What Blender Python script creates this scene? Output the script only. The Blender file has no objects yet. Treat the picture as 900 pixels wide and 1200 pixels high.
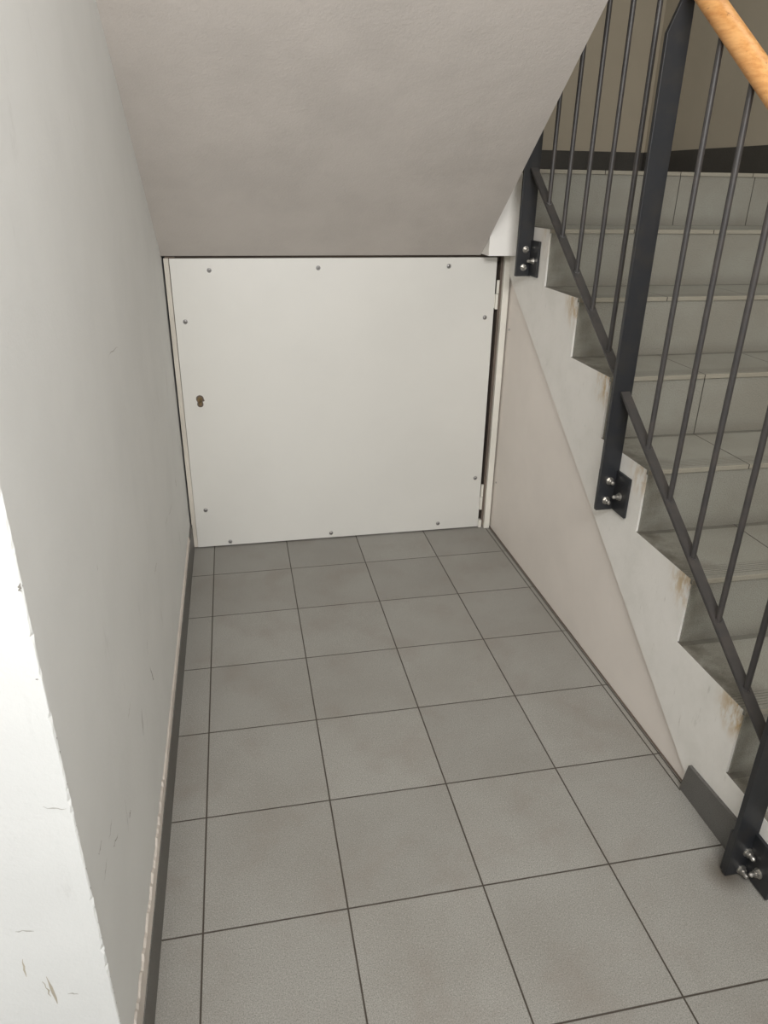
import bpy, bmesh, math, random
from mathutils import Vector, Matrix
random.seed(7)
S = bpy.context.scene
C = S.collection

# ------------------------------------------------------------------ measures (metres)
XL, XR = -0.09, 1.195          # niche side walls
YP = -1.81                     # face of the wall end next to the camera
YD = 0.235                     # hatch plane
XS = 2.32                      # stairwell side wall
YF = 1.36                      # far wall of the half landing
GO, RI = 0.2644, 0.183         # going and riser
def nz(k): return 0.17 + RI * (k - 1)
def ny(k): return -1.455 + GO * (k - 2)

# ------------------------------------------------------------------ material helpers
class NT:
    def __init__(s, name):
        s.m = bpy.data.materials.new(name); s.m.use_nodes = True
        s.t = s.m.node_tree; s.b = s.t.nodes['Principled BSDF']
        s.co = s.t.nodes.new('ShaderNodeTexCoord').outputs['Object']
        s.xyz = None
    def link(s, a, b): s.t.links.new(a, b)
    def inp(s, sock, v):
        if isinstance(v, (int, float)): sock.default_value = v
        elif isinstance(v, (tuple, list)):
            sock.default_value = tuple(v) + ((1,) if len(v) == 3 and sock.type == 'RGBA' else ())
        else: s.link(v, sock)
    def math(s, op, a, b=0.0, c=None, clamp=False):
        n = s.t.nodes.new('ShaderNodeMath'); n.operation = op; n.use_clamp = clamp
        s.inp(n.inputs[0], a); s.inp(n.inputs[1], b)
        if c is not None: s.inp(n.inputs[2], c)
        return n.outputs[0]
    def sep(s):
        if not s.xyz:
            n = s.t.nodes.new('ShaderNodeSeparateXYZ'); s.link(s.co, n.inputs[0]); s.xyz = n.outputs
        return s.xyz
    def noise(s, scale, detail=3, rough=.5, vec=None, stretch=None):
        v = vec or s.co
        if stretch:
            mp = s.t.nodes.new('ShaderNodeMapping'); s.link(v, mp.inputs[0]); mp.inputs['Scale'].default_value = stretch; v = mp.outputs[0]
        n = s.t.nodes.new('ShaderNodeTexNoise'); s.link(v, n.inputs['Vector'])
        n.inputs['Scale'].default_value = scale; n.inputs['Detail'].default_value = detail; n.inputs['Roughness'].default_value = rough
        return n.outputs['Fac']
    def ramp(s, v, a, b):   # smooth 0..1 from a to b
        n = s.t.nodes.new('ShaderNodeMapRange'); n.interpolation_type = 'SMOOTHSTEP'
        s.inp(n.inputs['Value'], v); n.inputs['From Min'].default_value = a; n.inputs['From Max'].default_value = b
        return n.outputs[0]
    def mix(s, f, a, b, mode='MIX'):
        n = s.t.nodes.new('ShaderNodeMix'); n.data_type = 'RGBA'; n.blend_type = mode
        s.inp(n.inputs[0], f); s.inp(n.inputs[6], a); s.inp(n.inputs[7], b)
        return n.outputs[2]
    def dist(s, p):
        n = s.t.nodes.new('ShaderNodeVectorMath'); n.operation = 'DISTANCE'; s.link(s.co, n.inputs[0]); n.inputs[1].default_value = p
        return n.outputs['Value']
    def col(s, v): s.inp(s.b.inputs['Base Color'], v); return s
    def rough(s, v): s.inp(s.b.inputs['Roughness'], v); return s
    def metal(s, v): s.inp(s.b.inputs['Metallic'], v); return s
    def bump(s, h, strength=.3, dist=.002):
        n = s.t.nodes.new('ShaderNodeBump'); n.inputs['Strength'].default_value = strength; n.inputs['Distance'].default_value = dist
        s.link(h, n.inputs['Height']); s.link(n.outputs[0], s.b.inputs['Normal']); return s

def paint(name, c, var=.04, rough=.75, bs=.25, dirt=None, big=1.3):
    n = NT(name)
    d = tuple(x * (1 - var * 3) for x in c)
    f = n.ramp(n.noise(big * 3, 5, .6), .35, .7)
    cc = n.mix(f, c, d)
    if dirt:
        f2 = n.ramp(n.noise(16, 6, .7, stretch=dirt[1]), .62, .75)
        cc = n.mix(n.math('MULTIPLY', f2, dirt[2]), cc, dirt[0])
    n.col(cc).rough(rough)
    h = n.math('ADD', n.math('MULTIPLY', n.noise(9, 4, .6), 3.0), n.noise(160, 3, .6))
    n.bump(h, bs, .0015)
    return n.m

M = {}
M['wall_left'] = paint('painted_plaster_grey_white', (.73, .735, .72), .015, dirt=((.45, .44, .42), (1, .6, .25), .25))
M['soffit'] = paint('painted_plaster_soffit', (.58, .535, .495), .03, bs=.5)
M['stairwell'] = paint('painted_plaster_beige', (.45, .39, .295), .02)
M['hall'] = paint('painted_plaster_white', (.8, .8, .78), .02)
M['panel'] = paint('painted_board_cream', (.87, .805, .745), .015, rough=.5, bs=.08)
M['hatch'] = paint('hatch_board_white', (.69, .675, .63), .012, rough=.38, bs=.05, big=.8)
M['trim'] = paint('trim_cream', (.80, .77, .69), .04, rough=.45, bs=.15)
M['edge'] = paint('hatch_edge_band', (.66, .61, .53), .05, rough=.5)
M['plaster_strip'] = paint('bare_plaster_strip', (.70, .64, .58), .08, bs=.8)
M['gap_wood'] = paint('raw_brown_wood', (.16, .125, .10), .1, rough=.8)
M['black'] = paint('painted_cavity_shade', (.03, .027, .024), .05, rough=.9)  # near-black colour painted in for the shade inside gaps and slots
M['scuff'] = paint('scuff_mark', (.24, .225, .20), .1, rough=.8)
M['scuff_soft'] = paint('faint_scuff_mark', (.47, .455, .425), .06, rough=.8)
M['scrape'] = paint('brown_scrape', (.52, .47, .38), .1, rough=.8)

def stringer_mat():
    n = NT('painted_concrete_stringer')
    c = n.mix(n.ramp(n.noise(5, 5, .65), .4, .75), (.87, .845, .80), (.79, .77, .72))
    c = n.mix(n.math('MULTIPLY', n.ramp(n.noise(24, 5, .7, stretch=(1, 2.2, .5)), .62, .72), .35), c, (.42, .39, .34))
    # rust-yellow stains that have run down from the step corners
    tot = None
    for k, w in ((2, 1.), (3, .8), (4, .55), (5, .9), (6, .8), (7, .3)):
        d = n.dist((XR, ny(k) + .02, nz(k) - .02))
        f = n.math('MULTIPLY', n.math('SUBTRACT', 1, n.ramp(d, .01, .095)), w)
        tot = f if tot is None else n.math('MAXIMUM', tot, f)
    ns = n.ramp(n.noise(26, 5, .7, stretch=(1, 1.6, .6)), .38, .62)
    c = n.mix(n.math('MULTIPLY', tot, n.math('MULTIPLY', ns, .95)), c, (.52, .34, .12))
    n.col(c).rough(.6)
    n.bump(n.math('ADD', n.math('MULTIPLY', n.noise(14, 4, .6), 3), n.noise(120, 3, .6)), .35, .0015)
    return n.m
M['stringer'] = stringer_mat()

def tile_color(n, ca, cb, speck=.35):
    x, y, z = n.sep()
    f = n.ramp(n.noise(3.2, 4, .6), .35, .68)
    c = n.mix(f, ca, cb)
    g = n.noise(430, 2, .8)
    c = n.mix(n.math('MULTIPLY', n.math('SUBTRACT', 1, n.ramp(g, .38, .52)), .72), c, tuple(v * .45 for v in ca))
    g2 = n.noise(330, 2, .8)
    c = n.mix(n.math('MULTIPLY', n.ramp(g2, .52, .66), speck), c, tuple(min(1, v * 1.7) for v in ca))
    return c, g

def floor_mat():
    n = NT('grey_porcelain_floor_tiles')
    x, y, z = n.sep()
    c, g = tile_color(n, (.34, .33, .302), (.30, .286, .257))
    # per-tile tone
    fx = n.math('FLOOR', n.math('DIVIDE', x, .3)); fy = n.math('FLOOR', n.math('DIVIDE', y, .3))
    cv = n.t.nodes.new('ShaderNodeCombineXYZ'); n.link(fx, cv.inputs[0]); n.link(fy, cv.inputs[1])
    wn = n.t.nodes.new('ShaderNodeTexWhiteNoise'); wn.noise_dimensions = '2D'; n.link(cv.outputs[0], wn.inputs['Vector'])
    c = n.mix(n.math('MULTIPLY', wn.outputs['Value'], .22), c, (.17, .16, .145))
    c = n.mix(n.math('MULTIPLY', n.ramp(n.noise(6, 4, .6), .48, .72), .3), c, (.23, .195, .165))
    # grout at every 0.3 m
    def line(v, w):
        a = n.math('ABSOLUTE', n.math('SUBTRACT', v, n.math('MULTIPLY', n.math('ROUND', n.math('DIVIDE', v, .3)), .3)))
        return n.math('SUBTRACT', 1, n.ramp(a, w * .6, w * 1.4))
    gl = n.math('MAXIMUM', line(x, .0018), line(y, .0018))
    e = n.math('SUBTRACT', 1, n.ramp(n.math('ABSOLUTE', n.math('SUBTRACT', x, 1.184)), .001, .0025))
    e = n.math('MULTIPLY', e, n.math('GREATER_THAN', y, -1.33))
    gl = n.math('MAXIMUM', gl, e)
    gc = n.mix(n.noise(30, 2), (.045, .036, .028), (.075, .062, .05))
    c = n.mix(gl, c, gc)
    # dark brown patch where the newel meets the floor
    d = n.dist((1.15, -1.57, 0))
    r = n.math('MULTIPLY', n.math('SUBTRACT', 1, n.ramp(d, .0, .07)), .8)
    c = n.mix(r, c, (.07, .052, .035))
    n.col(c).rough(.52)
    h = n.math('SUBTRACT', n.math('MULTIPLY', g, .2), n.math('MULTIPLY', gl, 1.2))
    n.bump(h, .5, .0015)
    n.b.inputs['Specular IOR Level'].default_value = .35
    return n.m
M['floor'] = floor_mat()

def stair_tile(kind, joints=None):
    n = NT('grey_stair_tile_' + kind)
    x, y, z = n.sep()
    c, g = tile_color(n, (.37, .365, .32), (.32, .305, .26), .2)
    a = n.math('ABSOLUTE', n.math('SUBTRACT', x, n.math('MULTIPLY', n.math('ROUND', n.math('DIVIDE', x, .3)), .3)))
    gl = n.math('SUBTRACT', 1, n.ramp(a, .001, .0022))
    gl = n.math('MULTIPLY', gl, n.math('GREATER_THAN', x, .1))
    if joints is not None:
        gl = 0.0
        for j in joints:
            gl = n.math('MAXIMUM', gl, n.math('SUBTRACT', 1, n.ramp(n.math('ABSOLUTE', n.math('SUBTRACT', x, j)), .001, .0022)))
        if not joints: gl = n.math('ADD', 0.0, 0.0)
    h = n.math('MULTIPLY', g, .25)
    # grime at the stringer end
    gr = n.math('MULTIPLY', n.math('SUBTRACT', 1, n.ramp(x, .0, .14)), n.ramp(n.noise(12, 4, .6), .3, .65))
    if kind == 'tread':
        gr = n.math('MULTIPLY', gr, .75)
        c = n.mix(gr, c, (.075, .062, .045))
        # anti-slip ribs behind the nosing
        s = n.math('SINE', n.math('MULTIPLY', y, 2 * math.pi / .0085))
        band = n.math('MULTIPLY', n.math('GREATER_THAN', y, .012), n.math('LESS_THAN', y, .062))
        rib = n.math('MULTIPLY', n.ramp(s, .3, .9), band)
        c = n.mix(n.math('MULTIPLY', rib, .6), c, (.07, .065, .052))
        h = n.math('SUBTRACT', h, rib)
        # rubbed pale nosing edge
        c = n.mix(n.math('MULTIPLY', n.math('LESS_THAN', y, .003), .55), c, (.42, .38, .30))
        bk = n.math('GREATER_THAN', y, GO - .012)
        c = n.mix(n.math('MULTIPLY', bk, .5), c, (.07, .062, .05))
    elif kind == 'riser':
        gr = n.math('MULTIPLY', gr, .5)
        c = n.mix(gr, c, (.10, .085, .062))
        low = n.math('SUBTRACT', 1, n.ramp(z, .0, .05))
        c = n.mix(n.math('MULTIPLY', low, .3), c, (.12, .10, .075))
    c = n.mix(gl, c, (.05, .043, .035))
    n.col(c).rough(.5)
    n.bump(n.math('SUBTRACT', h, gl), .4, .001)
    return n.m
M['tread'] = stair_tile('tread'); RJ = {8: (.605, .915), 7: (), 6: (.605,), 5: (.305, .905)}
MR = {k: stair_tile('riser', RJ[k]) for k in RJ}
n = NT('grey_skirting_tile'); c, g = tile_color(n, (.145, .14, .13), (.12, .112, .10), .12); n.col(c).rough(.5); M['skirting'] = n.m
n = NT('dark_skirting_tile'); c, g = tile_color(n, (.075, .068, .058), (.055, .05, .042), .1); n.col(c).rough(.5); M['skirting_dark'] = n.m
n = NT('dark_grey_enamel')
c = n.mix(n.ramp(n.noise(22, 4, .6), .4, .7), (.018, .0195, .023), (.026, .025, .025))
c = n.mix(n.math('MULTIPLY', n.ramp(n.noise(130, 4, .8), .70, .76), .6), c, (.20, .19, .17))
n.col(c).rough(.42); n.bump(n.noise(120, 2), .12, .0008); M['enamel'] = n.m
n = NT('grey_enamel_bars')
n.col(n.mix(n.ramp(n.noise(26, 4, .6), .4, .7), (.044, .041, .040), (.058, .051, .047))).rough(.45); n.bump(n.noise(90, 3), .15, .0008); M['bar'] = n.m
n = NT('zinc_steel'); n.col(n.mix(n.noise(60, 3), (.62, .60, .56), (.40, .38, .35))).rough(.32).metal(.9); M['steel'] = n.m
n = NT('old_brass'); n.col(n.mix(n.ramp(n.noise(90, 3), .35, .65), (.22, .15, .07), (.10, .07, .035))).rough(.45).metal(.5); M['brass'] = n.m
n = NT('dull_screw'); n.col((.35, .34, .33)).rough(.35).metal(.8); M['screw'] = n.m
n = NT('varnished_beech')
w = n.noise(9, 5, .6, stretch=(10, 1, 10))
c = n.mix(n.ramp(w, .35, .7), (.78, .42, .16), (.62, .28, .085))
sp = n.ramp(n.noise(420, 2, .7, stretch=(1, .25, 1)), .64, .72)
c = n.mix(n.math('MULTIPLY', sp, .4), c, (.28, .11, .04))
knot = n.math('MULTIPLY', n.ramp(n.noise(13, 4, .75, stretch=(3, .9, 3)), .62, .70), .7)
c = n.mix(knot, c, (.27, .09, .03))
n.col(c).rough(.36); M['wood'] = n.m

# ------------------------------------------------------------------ mesh helpers
def obj(name, bm, mats, parent=None, loc=(0, 0, 0), smooth=False):
    me = bpy.data.meshes.new(name)
    bmesh.ops.recalc_face_normals(bm, faces=bm.faces)
    bm.to_mesh(me); bm.free()
    for m in (mats if isinstance(mats, (list, tuple)) else [mats]): me.materials.append(m)
    if smooth:
        for p in me.polygons: p.use_smooth = True
        me.set_sharp_from_angle(angle=math.radians(35))
    o = bpy.data.objects.new(name, me); o.location = loc; C.objects.link(o)
    if parent: o.parent = parent
    return o
def tag(o, label=None, cat=None, kind=None, group=None):
    if label: o['label'] = label
    if cat: o['category'] = cat
    if kind: o['kind'] = kind
    if group: o['group'] = group
    return o
def empty(name, loc=(0, 0, 0)):
    o = bpy.data.objects.new(name, None); o.location = loc; C.objects.link(o); return o
def box(bm, a, b, bevel=0, mi=0):
    x0, y0, z0 = a; x1, y1, z1 = b
    v = [bm.verts.new(p) for p in ((x0,y0,z0),(x1,y0,z0),(x1,y1,z0),(x0,y1,z0),(x0,y0,z1),(x1,y0,z1),(x1,y1,z1),(x0,y1,z1))]
    fs = [bm.faces.new([v[i] for i in q]) for q in ((3,2,1,0),(4,5,6,7),(0,1,5,4),(1,2,6,5),(2,3,7,6),(3,0,4,7))]
    for f in fs: f.material_index = mi
    if bevel:
        es = list({e for f in fs for e in f.edges})
        bmesh.ops.bevel(bm, geom=es, offset=bevel, segments=2, profile=.6, affect='EDGES')
    return v
def mkbox(a, b, bevel=0):
    bm = bmesh.new(); box(bm, a, b, bevel); return bm
def prism(bm, pts, axis, lo, hi, bevel=0, mi=0):
    """polygon pts extruded along axis ('x': pts are y,z; 'y': pts are x,z; 'z': x,y)"""
    def P(p, t):
        return {'x': (t, p[0], p[1]), 'y': (p[0], t, p[1]), 'z': (p[0], p[1], t)}[axis]
    A = [bm.verts.new(P(p, lo)) for p in pts]; B = [bm.verts.new(P(p, hi)) for p in pts]
    fs = [bm.faces.new(A), bm.faces.new(B[::-1])]
    for i in range(len(pts)):
        j = (i + 1) % len(pts); fs.append(bm.faces.new((A[i], A[j], B[j], B[i])))
    for f in fs: f.material_index = mi
    if bevel:
        bmesh.ops.bevel(bm, geom=list({e for f in fs for e in f.edges}), offset=bevel, segments=2, profile=.6, affect='EDGES')
    return A, B
def cyl(bm, a, b, r, n=16, r2=None, mi=0):
    a = Vector(a); b = Vector(b); d = (b - a).normalized()
    u = d.orthogonal().normalized(); w = d.cross(u); r2 = r if r2 is None else r2
    A = [bm.verts.new(a + (u * math.cos(2*math.pi*i/n) + w * math.sin(2*math.pi*i/n)) * r) for i in range(n)]
    B = [bm.verts.new(b + (u * math.cos(2*math.pi*i/n) + w * math.sin(2*math.pi*i/n)) * r2) for i in range(n)]
    fs = [bm.faces.new(A[::-1]), bm.faces.new(B)]
    for i in range(n):
        j = (i + 1) % n; fs.append(bm.faces.new((A[i], A[j], B[j], B[i])))
    for f in fs: f.material_index = mi

# ------------------------------------------------------------------ the setting
bm = mkbox((-2.6, -8.2, -.08), (XS + .2, YF + .2, 0))
tag(obj('floor', bm, M['floor']), 'grey square floor tiles with dark grout leading to the white hatch', 'floor', 'structure')

# left wall with a chipped, slightly ragged corner at its near end
def chipped_wall():
    bm = bmesh.new()
    rnd = random.Random(3)
    zs = [0.0]
    while zs[-1] < 2.9: zs.append(zs[-1] + rnd.uniform(.004, .012) if zs[-1] < 1.3 else zs[-1] + .1)
    cols = []
    for z in zs:
        j = abs(rnd.gauss(0, .0007))
        if rnd.random() < .12 and z < 1.2: j += rnd.uniform(.001, .0035)
        jy = abs(rnd.gauss(0, .0006))
        wob = .0012 * math.sin(z * 9) + .0008 * math.sin(z * 23)
        if z > 1.3: j = jy = 0
        cols.append([bm.verts.new(p) for p in ((-2.6, YP, z), (XL - .02 - wob, YP, z), (XL - .001 - j, YP + .0005, z), (XL - wob*.3, YP + .002 + jy + j, z), (XL, YP + .02, z), (XL, YF, z), (-2.6, YF, z))])
    for a, b in zip(cols, cols[1:]):
        for i in range(7):
            k = (i + 1) % 7
            f = bm.faces.new((a[i], a[k], b[k], b[i]))
    bm.faces.new(cols[-1]); bm.faces.new(cols[0][::-1])
    # scuffs and scratches on the niche side: (y0,z0,y1,z1,weight)
    SC = [(-0.139,0.468,-0.118,0.425,1.0),(-0.332,0.457,-0.439,0.464,0.6),(-0.486,0.480,-0.551,0.483,0.6),(-0.211,0.301,-0.216,0.227,1.0),(-0.825,0.506,-0.884,0.509,0.7),(-1.124,0.474,-1.141,0.445,0.7),(-1.137,0.410,-1.111,0.357,1.4),(-1.298,0.427,-1.320,0.375,1.0),(-1.388,0.517,-1.428,0.511,0.5),(-1.464,0.848,-1.468,0.839,0.7),(-1.526,0.389,-1.546,0.388,1.3),(-1.651,0.498,-1.684,0.493,0.6),(-1.633,0.449,-1.669,0.462,.9),(-1.720,0.534,-1.748,0.537,0.7),(-1.713,0.490,-1.746,0.482,0.5),(-0.963,1.090,-1.100,1.097,0.4),(-1.551,0.443,-1.570,0.383,0.4),(-0.033,0.827,-0.076,0.721,0.4)]
    for y0, z0, y1, z1, w in SC:
        n_ = 7; hw = .0014 * w + .0003; prev = None
        dy, dz = y1 - y0, z1 - z0; L = math.hypot(dy, dz); ny_, nz_ = -dz / L, dy / L
        mi = 1 if w >= 1 else 2
        for i in range(n_):
            t = i / (n_ - 1); q = hw * math.sin(math.pi * (.08 + .84 * t)) * rnd.uniform(.5, 1.3); o = rnd.gauss(0, .0016)
            y = y0 + dy * t + ny_ * o; z = z0 + dz * t + nz_ * o
            cur = [bm.verts.new((XL + .0004, y + ny_ * q, z + nz_ * q)), bm.verts.new((XL + .0004, y - ny_ * q, z - nz_ * q))]
            if prev:
                f = bm.faces.new((prev[0], prev[1], cur[1], cur[0])); f.material_index = mi
            prev = cur
    SP = [(-0.171,0.389,-0.166,0.327,1.0,3),(-0.176,0.380,-0.172,0.345,0.6,3),(-0.194,0.433,-0.196,0.395,.5,3),(-0.193,0.488,-0.170,0.485,0.5,2),(-0.097,0.891,-0.0945,0.889,.4,1),(-0.122,0.700,-0.096,0.691,0.3,2),(-0.149,0.345,-0.136,0.339,0.6,2),(-.0925,1.014,-.0915,1.004,.8,1)]
    for x0, z0, x1, z1, w, mi in SP:
        n_ = 6; hw = .0014 * w + .0003; prev = None
        dx, dz = x1 - x0, z1 - z0; L = math.hypot(dx, dz); nx_, nz_ = -dz / L, dx / L
        for i in range(n_):
            t = i / (n_ - 1); q = hw * math.sin(math.pi * (.1 + .8 * t)) * rnd.uniform(.4, 1.3); o = rnd.gauss(0, .001)
            x = x0 + dx * t + nx_ * o; z = z0 + dz * t + nz_ * o
            cur = [bm.verts.new((x + nx_ * q, YP - .0004, z + nz_ * q)), bm.verts.new((x - nx_ * q, YP - .0004, z - nz_ * q))]
            if prev:
                f = bm.faces.new((prev[0], prev[1], cur[1], cur[0])); f.material_index = mi
            prev = cur
    # dark chips right on the arris
    for z in (1.012, .80, .776, .725, .66, .64, .58, .55, .50, .47, .44, .41, .385, .36, .34, .32, .30, .27, .25):
        h = rnd.uniform(.002, .006); d = rnd.uniform(.0012, .003); z += rnd.gauss(0, .004)
        v = [bm.verts.new((XL + .0005, YP + .0012, z)), bm.verts.new((XL + .0005, YP + .0015 + d, z + h * .4)), bm.verts.new((XL + .0005, YP + .0013, z + h))]
        f = bm.faces.new(v); f.material_index = 1
    return bm
bm = chipped_wall()
wl = obj('wall_left', bm, [M['wall_left'], M['scuff'], M['scuff_soft'], M['scrape']])
tag(wl, 'scuffed grey-white plaster wall left of the niche, with a chipped near corner', 'wall', 'structure')

# left skirting with ragged plaster above it
bm = mkbox((XL - .002, YP + .0, 0), (XL + .0085, YD + .03, .108), .0012)
tag(obj('baseboard_left', bm, M['skirting']), 'grey tile skirting along the left wall', 'skirting', 'structure')
bm = bmesh.new(); rnd = random.Random(5); prev = None; y = YP + .004
while y < .1:
    h = .122 + .016 * (1 if y < -1.2 else .4) * rnd.uniform(.4, 1.1) + max(0, (-1.4 - y)) * .05
    cur = [bm.verts.new((XL + .0065, y, .107)), bm.verts.new((XL + .004, y, h - .005)), bm.verts.new((XL + .0002, y, h)), bm.verts.new((XL - .002, y, .107))]
    if prev:
        for i in range(4):
            k = (i + 1) % 4; bm.faces.new((prev[i], prev[k], cur[k], cur[i]))
    prev = cur; y += rnd.uniform(.006, .018)
tag(obj('trim_1', bm, M['plaster_strip']), 'ragged strip of pale plaster on top of the left skirting', 'plaster strip', 'structure')

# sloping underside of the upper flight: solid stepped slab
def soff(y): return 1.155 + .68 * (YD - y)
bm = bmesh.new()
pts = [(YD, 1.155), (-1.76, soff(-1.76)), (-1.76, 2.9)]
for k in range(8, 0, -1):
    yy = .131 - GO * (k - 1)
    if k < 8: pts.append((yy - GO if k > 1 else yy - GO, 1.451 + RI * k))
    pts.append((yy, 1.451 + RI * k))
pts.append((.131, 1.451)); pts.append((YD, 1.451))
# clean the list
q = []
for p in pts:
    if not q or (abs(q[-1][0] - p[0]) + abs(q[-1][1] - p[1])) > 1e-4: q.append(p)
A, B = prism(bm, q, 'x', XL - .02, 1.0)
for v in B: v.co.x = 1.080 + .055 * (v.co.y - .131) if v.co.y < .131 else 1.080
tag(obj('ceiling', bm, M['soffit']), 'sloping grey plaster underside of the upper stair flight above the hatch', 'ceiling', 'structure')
# half landing slab
bm = bmesh.new(); box(bm, (1.079, .140, 1.160), (XS, YF, 1.439)); box(bm, (XL - .01, YD + .001, 1.156), (1.079, YF, 1.445))
tag(obj('trim_2', bm, M['stringer']), 'white edge beam of the half landing beside the hatch top', 'landing', 'structure')

# walls of the stairwell
tag(obj('wall_back', mkbox((-.3, YF, 0), (XS + .2, YF + .15, 4.2)), M['stairwell']), 'shaded beige wall behind the half landing', 'wall', 'structure')
tag(obj('wall_right', mkbox((XS, -8.2, 0), (XS + .15, YF, 4.2)), M['stairwell']), 'shaded beige wall right of the stairs', 'wall', 'structure')
tag(obj('baseboard_back', mkbox((1.0, YF - .01, 1.451), (XS, YF, 1.56), .001), M['skirting_dark']), 'dark tile skirting on the wall behind the half landing', 'skirting', 'structure')
tag(obj('baseboard_right', mkbox((XS - .01, .14, 1.451), (XS, YF - .01, 1.56), .001), M['skirting_dark']), 'dark tile skirting on the right stairwell wall above the landing', 'skirting', 'structure')
# hall behind the viewer: walls, ceiling with the stairwell opening, daylight from the entrance
hb = bmesh.new(); box(hb, (-2.6, -8.2, 0), (-.8, -8.05, 2.65)); box(hb, (2.25, -8.2, 0), (XS, -8.05, 2.65)); box(hb, (-.8, -8.2, 2.6), (2.25, -8.05, 2.65)); box(hb, (-.8, -8.2, 0), (2.25, -8.05, .4))
tag(obj('wall_front', hb, M['hall']), 'white hall wall around the entrance opening', 'wall', 'structure')
tag(obj('wall_shade_blocker', mkbox((1.1, -2.90, 0), (XS, -2.75, 2.65)), M['hall']), 'added unseen white partition that shades the floor at the foot of the stairs', 'wall', 'structure')  # added out of view to block entrance light from the near right floor
tag(obj('wall_west', mkbox((-2.75, -8.2, 0), (-2.6, YP, 2.9)), M['hall']), 'white side wall of the hall', 'wall', 'structure')
bm = bmesh.new(); box(bm, (-2.75, -8.2, 2.65), (XS + .15, -1.76, 2.9))
tag(obj('ceiling_hall', bm, M['hall']), 'white hall ceiling', 'ceiling', 'structure')
tag(obj('ceiling_stairwell', mkbox((-.3, -1.76, 4.2), (XS + .15, YF + .15, 4.3)), M['hall']), 'white ceiling high over the stairwell', 'ceiling', 'structure')

# ------------------------------------------------------------------ stairs
st = empty('staircase', (XR, -1.72, 0))
tag(st, 'tiled stair flight with white painted side behind the dark railing', 'stairs', 'structure')
def sub(name, bm, mat, loc=(0, 0, 0), parent=st, smooth=False):
    o = obj(name, bm, mat, None, loc, smooth); o.parent = parent
    o.location = Vector(loc) - Vector(parent.location); return o
def diag(y): return .935 + .675 * y
prof = [(-1.712, 0)]
for k in range(1, 8):
    prof.append((ny(k) + .010, nz(k) - .001)); prof.append((ny(k + 1) + .010, nz(k) - .001))
prof.append((ny(8) + .010, 1.438)); prof += [(YD, 1.438), (YD, diag(YD)), (-1.385, 0)]
bm = bmesh.new(); prism(bm, prof, 'x', XR, XR + .05)
prism(bm, [(p[0] + (.018 if i < len(prof) - 3 else 0), max(0, p[1] - .012)) for i, p in enumerate(prof)], 'x', XR + .05, XS)
sub('stringer', bm, M['stringer'])
tr0 = None
for k in range(1, 9):
    dep = GO + .012 if k < 8 else YF - ny(8)
    y0 = ny(k)
    if k < 8:
        if tr0 is None:
            bm = bmesh.new(); box(bm, (.0008, 0, -.013), (XS - XR, dep, 0), .0012)
            tr0 = sub('tread', bm, M['tread'], (XR, y0, nz(k)))
        else:
            o = tr0.copy(); C.objects.link(o); o.location = Vector((XR, y0, nz(k))) - Vector(st.location)
    else:
        bm = bmesh.new(); box(bm, (.0008, 0, -.013), (XS - XR, dep, 0), .0012)
        sub('landing_floor', bm, M['tread'], (XR, y0, nz(k)))
for k in range(1, 9):
    z0 = 0 if k == 1 else nz(k - 1)
    h = (nz(1) if k == 1 else RI) - .013
    bm = bmesh.new(); box(bm, (.006, 0, 0), (XS - XR, .014, h))
    sub('riser', bm, MR.get(k, MR[7]), (XR, ny(k) + .006, z0))
# skirting tile at the foot of the stair side
bm = bmesh.new(); prism(bm, [(-1.575, 0), (-1.575, .101), (-1.335, .088), (-1.322, 0)], 'x', XR - .009, XR + .002, .0008)
tag(obj('baseboard_stairs', bm, M['skirting']), 'short grey skirting tile at the foot of the white stair side', 'skirting', 'structure')

# infill panel under the flight
pn = empty('infill_panel', (XR + .008, -.55, 0))
tag(pn, 'smooth cream triangular panel closing the space under the stairs, right of the hatch', 'panel', 'structure')
bm = bmesh.new(); prism(bm, [(-1.345, .004), (YF, .004), (YF, 1.158), (.3, 1.158), (-1.345, diag(-1.345) + .06)][:0] or [(-1.345, .004), (YF, .004), (YF, 1.156), (.31, 1.156), (-1.345, .05)], 'x', XR + .012, XR + .028)
sub('panel_sheet', bm, M['panel'], (0, 0, 0), pn)
for z in (.879, .228):
    bm = bmesh.new(); cyl(bm, (XR + .012, .2, z), (XR + .0095, .2, z), .0042, 10, .003)
    sub('screw', bm, M['screw'], (0, 0, 0), pn)
# dark joint at its foot
bm = mkbox((XR + .0085, -1.33, 0), (XR + .014, YD, .0035))
tag(obj('trim_3', bm, M['gap_wood']), 'thin dark joint between floor tiles and cream panel', 'joint', 'structure')

# ------------------------------------------------------------------ hatch
dr = empty('door_1', (.55, YD, 0))
tag(dr, 'square white screwed hatch door closing the space under the stairs', 'door', 'structure')
bm = bmesh.new()
box(bm, (-.0795, YD + .012, .0), (-.045, YD + .045, 1.153)); box(bm, (-.045, YD + .03, 1.128), (1.165, YD + .06, 1.1535))
sub('frame', bm, M['gap_wood'], (0, 0, 0), dr)
bm = mkbox((1.166, YD + .006, 0), (1.176, YD + .05, 1.15)); sub('jamb', bm, M['gap_wood'], (0, 0, 0), dr)
bm = mkbox((1.1755, YD - .012, 0), (1.2005, YD + .05, 1.157), .0015); sub('architrave', bm, M['trim'], (0, 0, 0), dr)
bm = bmesh.new(); prism(bm, [(-.066, .006), (1.151, .006), (1.148, 1.146), (-.064, 1.146)], 'y', YD, YD + .022, .0012)
leaf = sub('door_leaf', bm, M['hatch'], (0, 0, 0), dr)
bm = mkbox((-.0835, YD + .004, .006), (-.0668, YD + .022, 1.1465), .0008); sub('edge_strip', bm, M['edge'], (0, 0, 0), dr)
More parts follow.
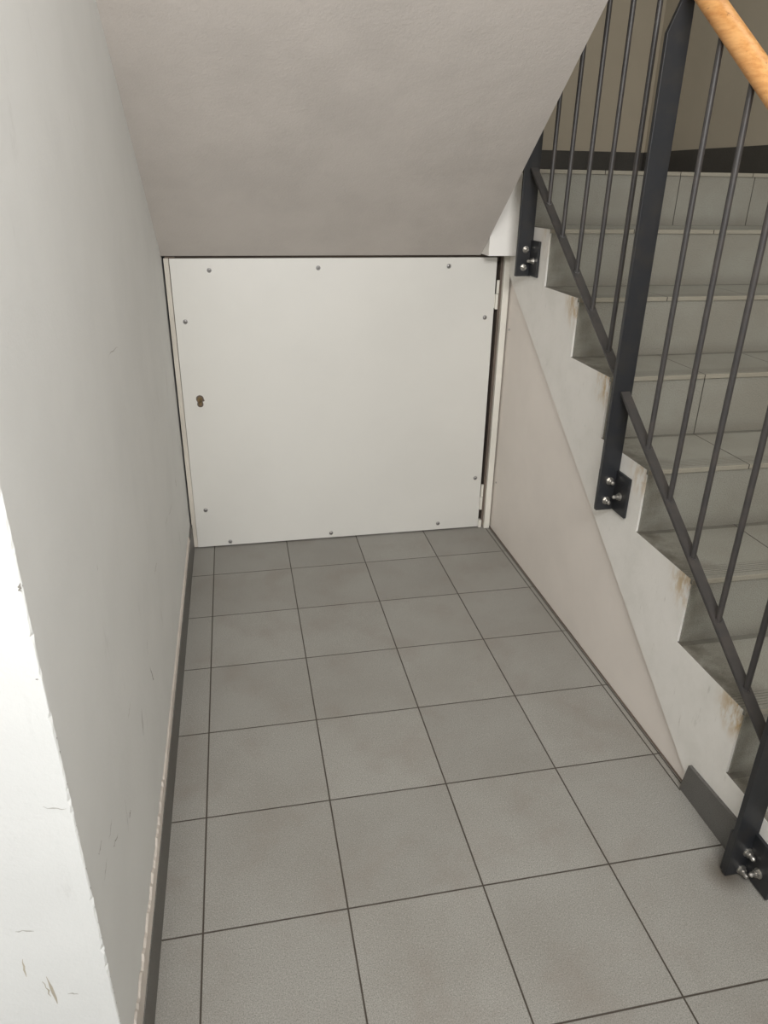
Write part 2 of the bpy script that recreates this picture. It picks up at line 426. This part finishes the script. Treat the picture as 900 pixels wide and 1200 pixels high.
def screw_bm():
    bm = bmesh.new()
    cyl(bm, (0, 0, 0), (0, -.0012, 0), .0085, 18); cyl(bm, (0, -.0012, 0), (0, -.0030, 0), .0072, 18, .0060); cyl(bm, (0, -.0030, 0), (0, -.0042, 0), .0060, 18, .0030)
    box(bm, (-.0032, -.0047, -.0006), (.0032, -.0038, .0006), 0, 1)
    box(bm, (-.0006, -.0047, -.0032), (.0006, -.0038, .0032), 0, 1)
    return bm
s0 = None
for x, z in ((.071, 1.106), (.461, 1.112), (.957, 1.115), (-.029, .928), (1.114, .922), (-.022, .173), (1.123, .241), (.066, .022), (.491, .027), (.965, .035)):
    if s0 is None:
        s0 = sub('screw', screw_bm(), [M['screw'], M['black']], (x, YD, z), dr)
        s0.parent = leaf; s0.location = Vector((x, YD, z)) - Vector(dr.location) - Vector(leaf.location)
        l0 = Vector(dr.location) + Vector(leaf.location)
    else:
        o = s0.copy(); C.objects.link(o); o.location = Vector((x, YD, z)) - l0
# euro-profile lock cylinder in its rough hole
bm = bmesh.new()
def euro(r, w, h, cx=0, cz=0):
    p = []
    for i in range(17):
        a = math.radians(-50 + 280 * i / 16); p.append((cx + r * math.cos(a), cz + h + r * math.sin(a)))
    for i in range(9):
        a = math.radians(180 + 180 * i / 8); p.append((cx + w * math.cos(a), cz - h + w * math.sin(a)))
    return p
prism(bm, euro(.0145, .0120, .0105), 'y', -.0016, .004, .0005, 0)
prism(bm, euro(.0100, .0068, .0095), 'y', -.0038, -.0010, .0005, 1)
box(bm, (-.0011, -.0043, .004), (.0011, -.0036, .0135), 0, 2)
cyl(bm, (.0125, 0, .004), (.0125, -.003, .004), .0045, 10, .0025, 0)
lk = sub('lock_cylinder', bm, [M['gap_wood'], M['brass'], M['black']], (-.003, YD, .628), dr)
# lift-off hinges
def hinge(z0, z1, z2):
    bm = bmesh.new()
    cyl(bm, (1.1585, YD + .004, z0), (1.1585, YD + .004, (z1) - .001), .0062, 14)
    cyl(bm, (1.1600, YD + .005, z1 + .001), (1.1600, YD + .005, z2), .0058, 14)
    box(bm, (1.146, YD + .006, z0 + .004), (1.158, YD + .009, z1 - .003)); box(bm, (1.160, YD + .007, z1 + .003), (1.172, YD + .010, z2 - .003))
    return bm
sub('hinge', hinge(.953, 1.012, 1.062), M['trim'], (0, 0, 0), dr)
sub('hinge', hinge(.088, .148, .205), M['trim'], (0, 0, 0), dr)
bm = mkbox((1.153, YD + .001, .0), (1.167, YD + .02, .035), .001); sub('bottom_block', bm, M['trim'], (0, 0, 0), dr)
# storage space behind the hatch, its darkness painted as a black sheet
bm = bmesh.new(); box(bm, (-.08, .75, 0), (1.2, .77, 1.15))
tag(obj('wall_cupboard_shade', bm, M['black']), 'black sheet standing for the darkness of the cupboard behind the hatch gap', 'wall', 'structure')

# ------------------------------------------------------------------ railing
XB = 1.172
RY = [.010, -.785, -1.580]            # newel faces
rl = empty('stair_railing', (XB, -.785, .5))
tag(rl, 'dark grey steel stair railing with round bars and an orange-brown wooden handrail', 'railing')
def rsub(name, bm, mat, loc=(0, 0, 0), parent=rl, smooth=False): return sub(name, bm, mat, loc, parent, smooth)
def barz(y): return .885 + .70 * (y + .8)
HX = 1.180
def hz(y): return 1.775 + .725 * (y + .85)
zb = [1.103, .545, .004]
def hexbolt():
    bm = bmesh.new()
    cyl(bm, (0, 0, 0), (0, -.002, 0), .0115, 20)
    cyl(bm, (0, -.002, 0), (0, -.0095, 0), .0092, 6, .0088)
    cyl(bm, (0, -.0095, 0), (0, -.019, 0), .0058, 14); cyl(bm, (0, -.019, 0), (0, -.023, 0), .0058, 14, .003)
    return bm
bolt_me = None
def put_bolt(loc, rot, parent):
    global bolt_me
    if bolt_me is None:
        o = obj('bolt', hexbolt(), M['steel'], smooth=True); bolt_me = o.data
    else:
        o = bpy.data.objects.new('bolt', bolt_me); C.objects.link(o)
    o.parent = parent; o.rotation_euler = (0, 0, rot)
    base = Vector(rl.location) if parent != rl else Vector((0, 0, 0))
    o.location = Vector(loc) - Vector(rl.location) - (Vector(parent.location) if parent != rl else Vector((0, 0, 0)))
    o['label'] = 'zinc-plated hex bolt'
for i, y in enumerate(RY):
    top = hz(y) - .012; tap = top - .095
    bm = bmesh.new()
    z0 = zb[i]
    prism(bm, [(1.139, z0), (1.1945, z0), (1.1945, tap + .03), (1.193, top), (1.176, top), (1.139, tap)], 'y', y, y + .013, .001)
    p = rsub('newel_post', bm, M['enamel'])
    bo = ((1.166, .030), (1.169, .090)) if i < 2 else ((1.176, .014), (1.180, .066))
    for bx, bz in bo: put_bolt((bx, y, z0 + bz), 0, p)
    # angle bracket on the stair side
    bm = bmesh.new()
    lz = z0 + .003 if i < 2 else .006
    box(bm, (XR - .0085, y - .072, lz), (XR - .0005, y + .022, lz + .118), .001)
    box(bm, (1.143 if i < 2 else 1.1405, y + .0132, lz), (XR - .0005, y + .0215, lz + .118), .001)
    b = rsub('angle_bracket', bm, M['enamel'])
    put_bolt((XR - .0085, y - .036, lz + (.052 if i < 2 else .04)), -math.pi / 2, b)
# lower rails (flat bars lying along the pitch)
def flat(ya, yb):
    bm = bmesh.new(); n_ = 2
    za, zb_ = barz(ya), barz(yb); d = Vector((0, yb - ya, zb_ - za)).normalized(); up = Vector((0, -d.z, d.y)); 
    if up.z < 0: up = -up
    A = Vector((XB, ya, za)); Bp = Vector((XB, yb, zb_)); vs = []
    for P in (A, Bp):
        for sx, su in ((-1, -1), (1, -1), (1, 1), (-1, 1)):
            vs.append(bm.verts.new(P + Vector((sx * .0135, 0, 0)) + up * (su * .004)))
    for q_ in ((0,1,2,3),(7,6,5,4),(0,4,5,1),(1,5,6,2),(2,6,7,3),(3,7,4,0)): bm.faces.new([vs[t] for t in q_])
    bmesh.ops.bevel(bm, geom=list(bm.edges), offset=.0012, segments=2, affect='EDGES')
    return bm
rsub('lower_rail', flat(RY[0] - .002, RY[1] + .014), M['bar'])
rsub('lower_rail', flat(RY[1] - .001, RY[2] + .014), M['bar'])
# round bars with little weld beads at their feet
for base in (RY[0], RY[1]):
    for k in range(1, 6):
        y = base - .154 - .1305 * (k - 1)
        bm = bmesh.new(); z0 = barz(y)
        cyl(bm, (XB + .001, y, z0), (XB + .004, y, hz(y) - .005), .0068, 16)
        for s in range(8):
            a = 2 * math.pi * s / 8
            bmesh.ops.create_icosphere(bm, subdivisions=1, radius=.0032, matrix=Matrix.Translation((XB + .001 + .0068 * math.cos(a), y + .0068 * math.sin(a), z0 + .004 + .0048 * math.sin(a))))
        rsub('baluster', bm, M['bar'], smooth=True)
y = RY[2] - .13
# handrail: round beech pole
bm = bmesh.new()
ya, yb = .34, -1.80
cyl(bm, (HX, ya, hz(ya)), (HX, yb, hz(yb)), .0235, 40)
es = [e for e in bm.edges if all(len(f.verts) > 4 or True for f in e.link_faces) and any(len(f.verts) == 40 for f in e.link_faces)]
bmesh.ops.bevel(bm, geom=es, offset=.006, segments=3, affect='EDGES')
rsub('handrail', bm, M['wood'], smooth=True)

# ------------------------------------------------------------------ light
def area(name, loc, rot, sx, sy, e, col=(1, 1, 1)):
    l = bpy.data.lights.new(name, 'AREA'); l.shape = 'RECTANGLE'; l.size = sx; l.size_y = sy; l.energy = e; l.color = col
    o = bpy.data.objects.new(name, l); o.location = loc; o.rotation_euler = rot; C.objects.link(o); return o
area('daylight_entrance', (.75, -8.0, 1.6), (math.radians(90), 0, 0), 3.0, 2.0, 60, (.98, .99, 1))
area('hall_lamp', (.32, -3.0, 2.2), (math.radians(74), 0, 0), 1.25, .45, 41, (1, .988, .972))
area('stairwell_fill', (1.75, -.6, 4.15), (0, 0, 0), .9, 1.2, 5, (1, .98, .94))  # added fill light above the flight, brightens treads and handrail
w = bpy.data.worlds.new('overcast'); S.world = w; w.use_nodes = True
bg = w.node_tree.nodes['Background']; bg.inputs[0].default_value = (.9, .95, 1, 1); bg.inputs[1].default_value = .6

# ------------------------------------------------------------------ camera
cam = bpy.data.cameras.new('camera'); co = bpy.data.objects.new('camera', cam); C.objects.link(co)
R = Matrix(((0.98065635, 0.06843999, -0.18338237), (-0.19519259, 0.41178638, -0.89013023), (0.01459386, 0.90870674, 0.41717991)))
co.matrix_world = Matrix.Translation((0.15142, -2.53253, 1.40594)) @ R.to_4x4()
cam.sensor_fit = 'VERTICAL'; cam.sensor_height = 36; cam.lens = .84583 * 1000 / 1200 * 36
cam.clip_start = .05
S.camera = co
S.view_settings.view_transform = 'Standard'; S.view_settings.look = 'None'; S.view_settings.gamma = 1
S.view_settings.use_curve_mapping = False; S.view_settings.exposure = 0.40
